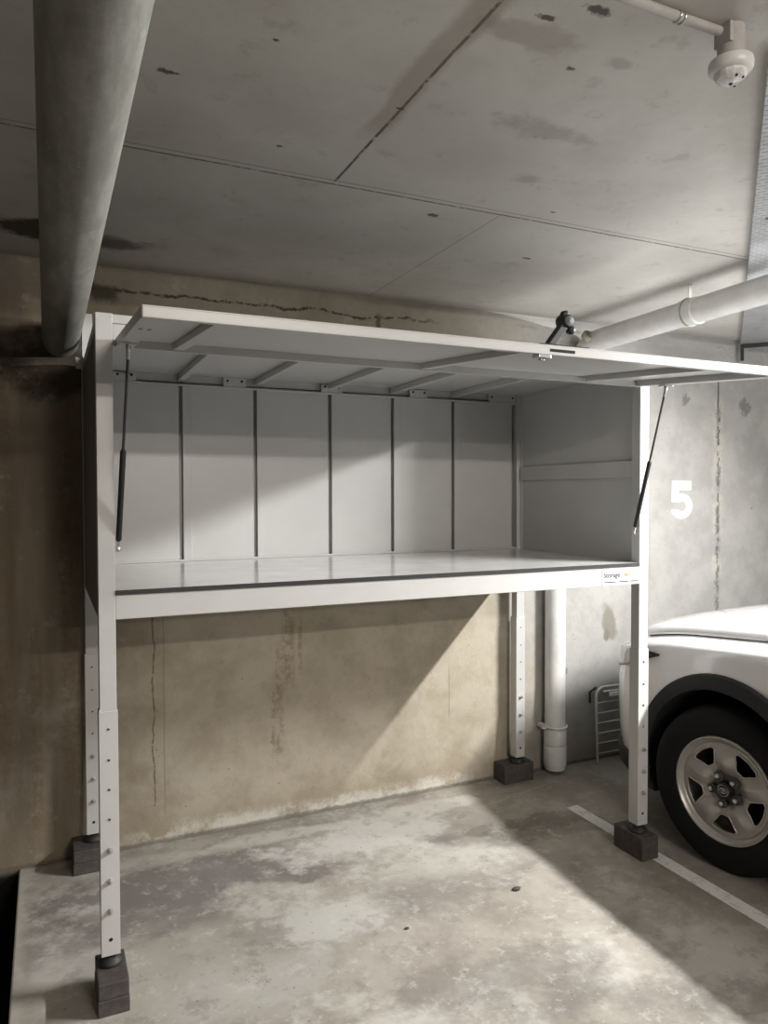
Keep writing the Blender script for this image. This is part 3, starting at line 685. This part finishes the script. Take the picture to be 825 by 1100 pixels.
# wheels
def make_wheel():
    root = bpy.data.objects.new('wheel', None); COL.objects.link(root)
    RX = Matrix.Rotation(-math.pi / 2, 4, 'Y')               # local z of the lathe -> outward (-x)
    b = MB(); b.lathe([(.212, .002), (.222, .006), (.245, .012), (.285, .013), (.312, .004), (.327, -.010), (.334, -.03), (.335, -.10), (.334, -.18), (.325, -.20), (.29, -.215), (.22, -.21), (.205, -.19), (.205, -.01)], RX, 72, 0, True)
    b.build('tyre', TYRE, root)
    b = MB(); b.lathe([(.214, -.006), (.2155, .002), (.213, .008), (.208, .008), (.204, .001), (.199, -.004), (.193, -.008), (.188, -.014), (.184, -.03), (.180, -.06), (.178, -.19), (.207, -.19), (.207, -.02)], RX, 72, 0, True)
    b.build('rim', RIM, root)
    # pressed steel disc with five windows
    b = MB(); bm = b.bm; NA = 150; rs = [.050, .062, .074, .084, .094, .102, .108, .114, .122, .132, .142, .152, .160, .166, .172, .179, .188]
    def hgt(r, ph):                                          # ph: angle from the window's centre, -36..36 deg
        base = -.012 - .020 * max(0, 1 - (r - .05) / .06) ** 1.5 if r < .11 else -.012
        sp = max(0, (abs(ph) - 16) / 20)                     # 1 on the spoke's centre line
        rise = .016 * math.sin(math.pi * min(1, max(0, (r - .055) / .13))) * (sp ** .6)
        edge = 0
        return base + rise + edge
    def in_win(r, ph):
        if not .103 < r < .170: return False
        half = 11.5 + (r - .103) / .067 * 10.5
        if r > .160: half -= (r - .160) / .010 * 5
        if r < .110: half -= (.110 - r) / .007 * 4
        return abs(ph) < half
    R = []
    for r in rs:
        row = []
        for k in range(NA):
            a = 360 * k / NA; ph = (a + 36) % 72 - 36; t = math.radians(a)
            row.append(bm.verts.new((-hgt(r, ph), -r * math.cos(t), r * math.sin(t))))
        R.append(row)
    for i in range(len(rs) - 1):
        for k in range(NA):
            a = 360 * (k + .5) / NA; ph = (a + 36) % 72 - 36
            if in_win((rs[i] + rs[i + 1]) / 2, ph): continue
            b._f([R[i][k], R[i][(k + 1) % NA], R[i + 1][(k + 1) % NA], R[i + 1][k]], 0, True)
    for v in [v for v in bm.verts if not v.link_faces]: bm.verts.remove(v)
    # a raised lip round each window
    for w in range(5):
        loop = []
        for r, hf, in ((.103, 8), (.108, 11), (.118, 13.6), (.132, 15.8), (.146, 18), (.158, 19.8), (.166, 18.5), (.171, 14), (.172, 0)):
            loop.append((r, hf))
        pts_ = [(r, h) for r, h in loop] + [(r, -h) for r, h in loop[-2::-1]] + [(.1015, 0)]
        q = []
        for r, h in pts_ + pts_[:1]:
            t = math.radians(72 * w + h); q.append((-(hgt(r, h) + .001), -r * math.cos(t), r * math.sin(t)))
        b.tube(q, .0042, 8, 0, False)
    disc = b.build('wheel_disc', RIM, root, solid=0, sharp=60)
    disc.rotation_euler = (math.radians(-54), 0, 0)
    b = MB(); b.lathe([(.0, -.022), (.075, -.026), (.080, -.034), (.078, -.060), (0, -.062)], RX, 40); b.build('hub', RIMDARK, root)
    b = MB(); b.lathe([(.034, -.03), (.034, -.002), (.031, .004), (.027, .004), (.026, .001), (0, .001)], RX, 32); cap = b.build('hub_cap', [BLACK], root)
    b = MB()                                                 # ring and crossed ovals of the emblem
    def oval(cy, cz, ry, rz): b.tube([(-.0025, cy + ry * math.cos(t), cz + rz * math.sin(t)) for t in [k * math.pi / 12 for k in range(25)]], .0013, 6, 0, False)
    oval(0, 0, .016, .011); oval(0, .004, .010, .005); oval(0, -.0005, .0045, .0105); oval(0, 0, .023, .023)
    b.build('emblem', STEEL, cap)
    for k in range(5):
        t = math.radians(72 * k - 10); M = Matrix.Translation((.012, .0575 * math.cos(t), .0575 * math.sin(t))) @ RX
        MB().lathe([(.021, -.02), (.019, .006), (.014, .007), (.0115, .004)], M, 18).lathe([(.0105, -.01), (.0105, .014), (.008, .018), (0, .019)], M, 6, 1).build('lug_nut', [RIMDARK, STEEL], root, sharp=25)
    MB().lathe([(0, -.10), (.15, -.10), (.15, -.11), (0, -.11)], RX, 40).build('brake_disc', WELL, root)
    return root
w0 = make_wheel()
def place(w, x, y, flip, steer=0):
    w.parent = CAR; w.matrix_parent_inverse = Matrix.Translation(CAR.location).inverted()
    w.location = (x, y, ZH - .008); w.rotation_euler = (0, 0, (math.pi if flip else 0) + math.radians(steer)); w.scale = (.976, .976, .976)
def copy_wheel():
    r = w0.copy(); COL.objects.link(r)
    for ch in list(w0.children):
        c = ch.copy(); COL.objects.link(c); c.parent = r
        for gch in ch.children:
            e = gch.copy(); COL.objects.link(e); e.parent = c
    return r
others = [(2.272, YR, 0), (2 * XC - 2.272, YH, 1), (2 * XC - 2.272, YR, 1)]
cw = [copy_wheel() for _ in others]
place(w0, 2.276, YH + .02, 0, 8)
for w, (x, y, fl) in zip(cw, others): place(w, x, y, fl, 8 if y == YH else 0)

# ------------------------------------------------------------------ light
def lamp(name, kind, loc, energy, col, **k):
    l = bpy.data.lights.new(name, kind); l.energy = energy; l.color = col
    o = bpy.data.objects.new(name, l); COL.objects.link(o); o.location = loc
    for a, v in k.items(): setattr(l, a, v)
    return o
lo = lamp('neighbour_bay_tube', 'AREA', (3.2, -1.24, 2.28), 200, (1.0, .985, .965), shape='RECTANGLE', size=.045, size_y=1.1)
lo.rotation_euler = (0, .594, 0)
def batten(name, x, y, e, tilt):
    o = lamp(name, 'AREA', (x, y, 2.39), e, (1.0, .92, .82), shape='RECTANGLE', size=1.2, size_y=.06); o.rotation_euler = (math.radians(tilt), 0, 0); return o
batten('aisle_tube', 1.1, -4.4, 47, 70)
batten('far_aisle_tube', 1.1, -7.0, 43, 70)
wd = bpy.data.worlds.new('World'); S.world = wd; wd.use_nodes = True
wd.node_tree.nodes['Background'].inputs[0].default_value = (.9, .95, 1, 1); wd.node_tree.nodes['Background'].inputs[1].default_value = .02

# ------------------------------------------------------------------ camera
cam = bpy.data.cameras.new('Camera'); co = bpy.data.objects.new('Camera', cam); COL.objects.link(co); S.camera = co
cam.sensor_fit = 'VERTICAL'; cam.sensor_height = 36; cam.lens = 794.34 * 36 / 1100; cam.clip_start = .05
r_, u_, f_ = Vector((.90957936, -.41552527, -.00203687)), Vector((.01234596, .0221248, .99967898)), Vector((.41534681, .90931251, -.02525432))
M = Matrix((r_, u_, -f_)).transposed().to_4x4(); M.translation = (-.13538, -2.3089, 1.5); co.matrix_world = M

vs_ = S.view_settings; S.display_settings.display_device = 'sRGB'
vs_.view_transform = 'Standard'; vs_.look = 'None'; vs_.gamma = 1; vs_.use_curve_mapping = False; vs_.exposure = 0.0
S.cycles.max_bounces = 8; S.cycles.diffuse_bounces = 2
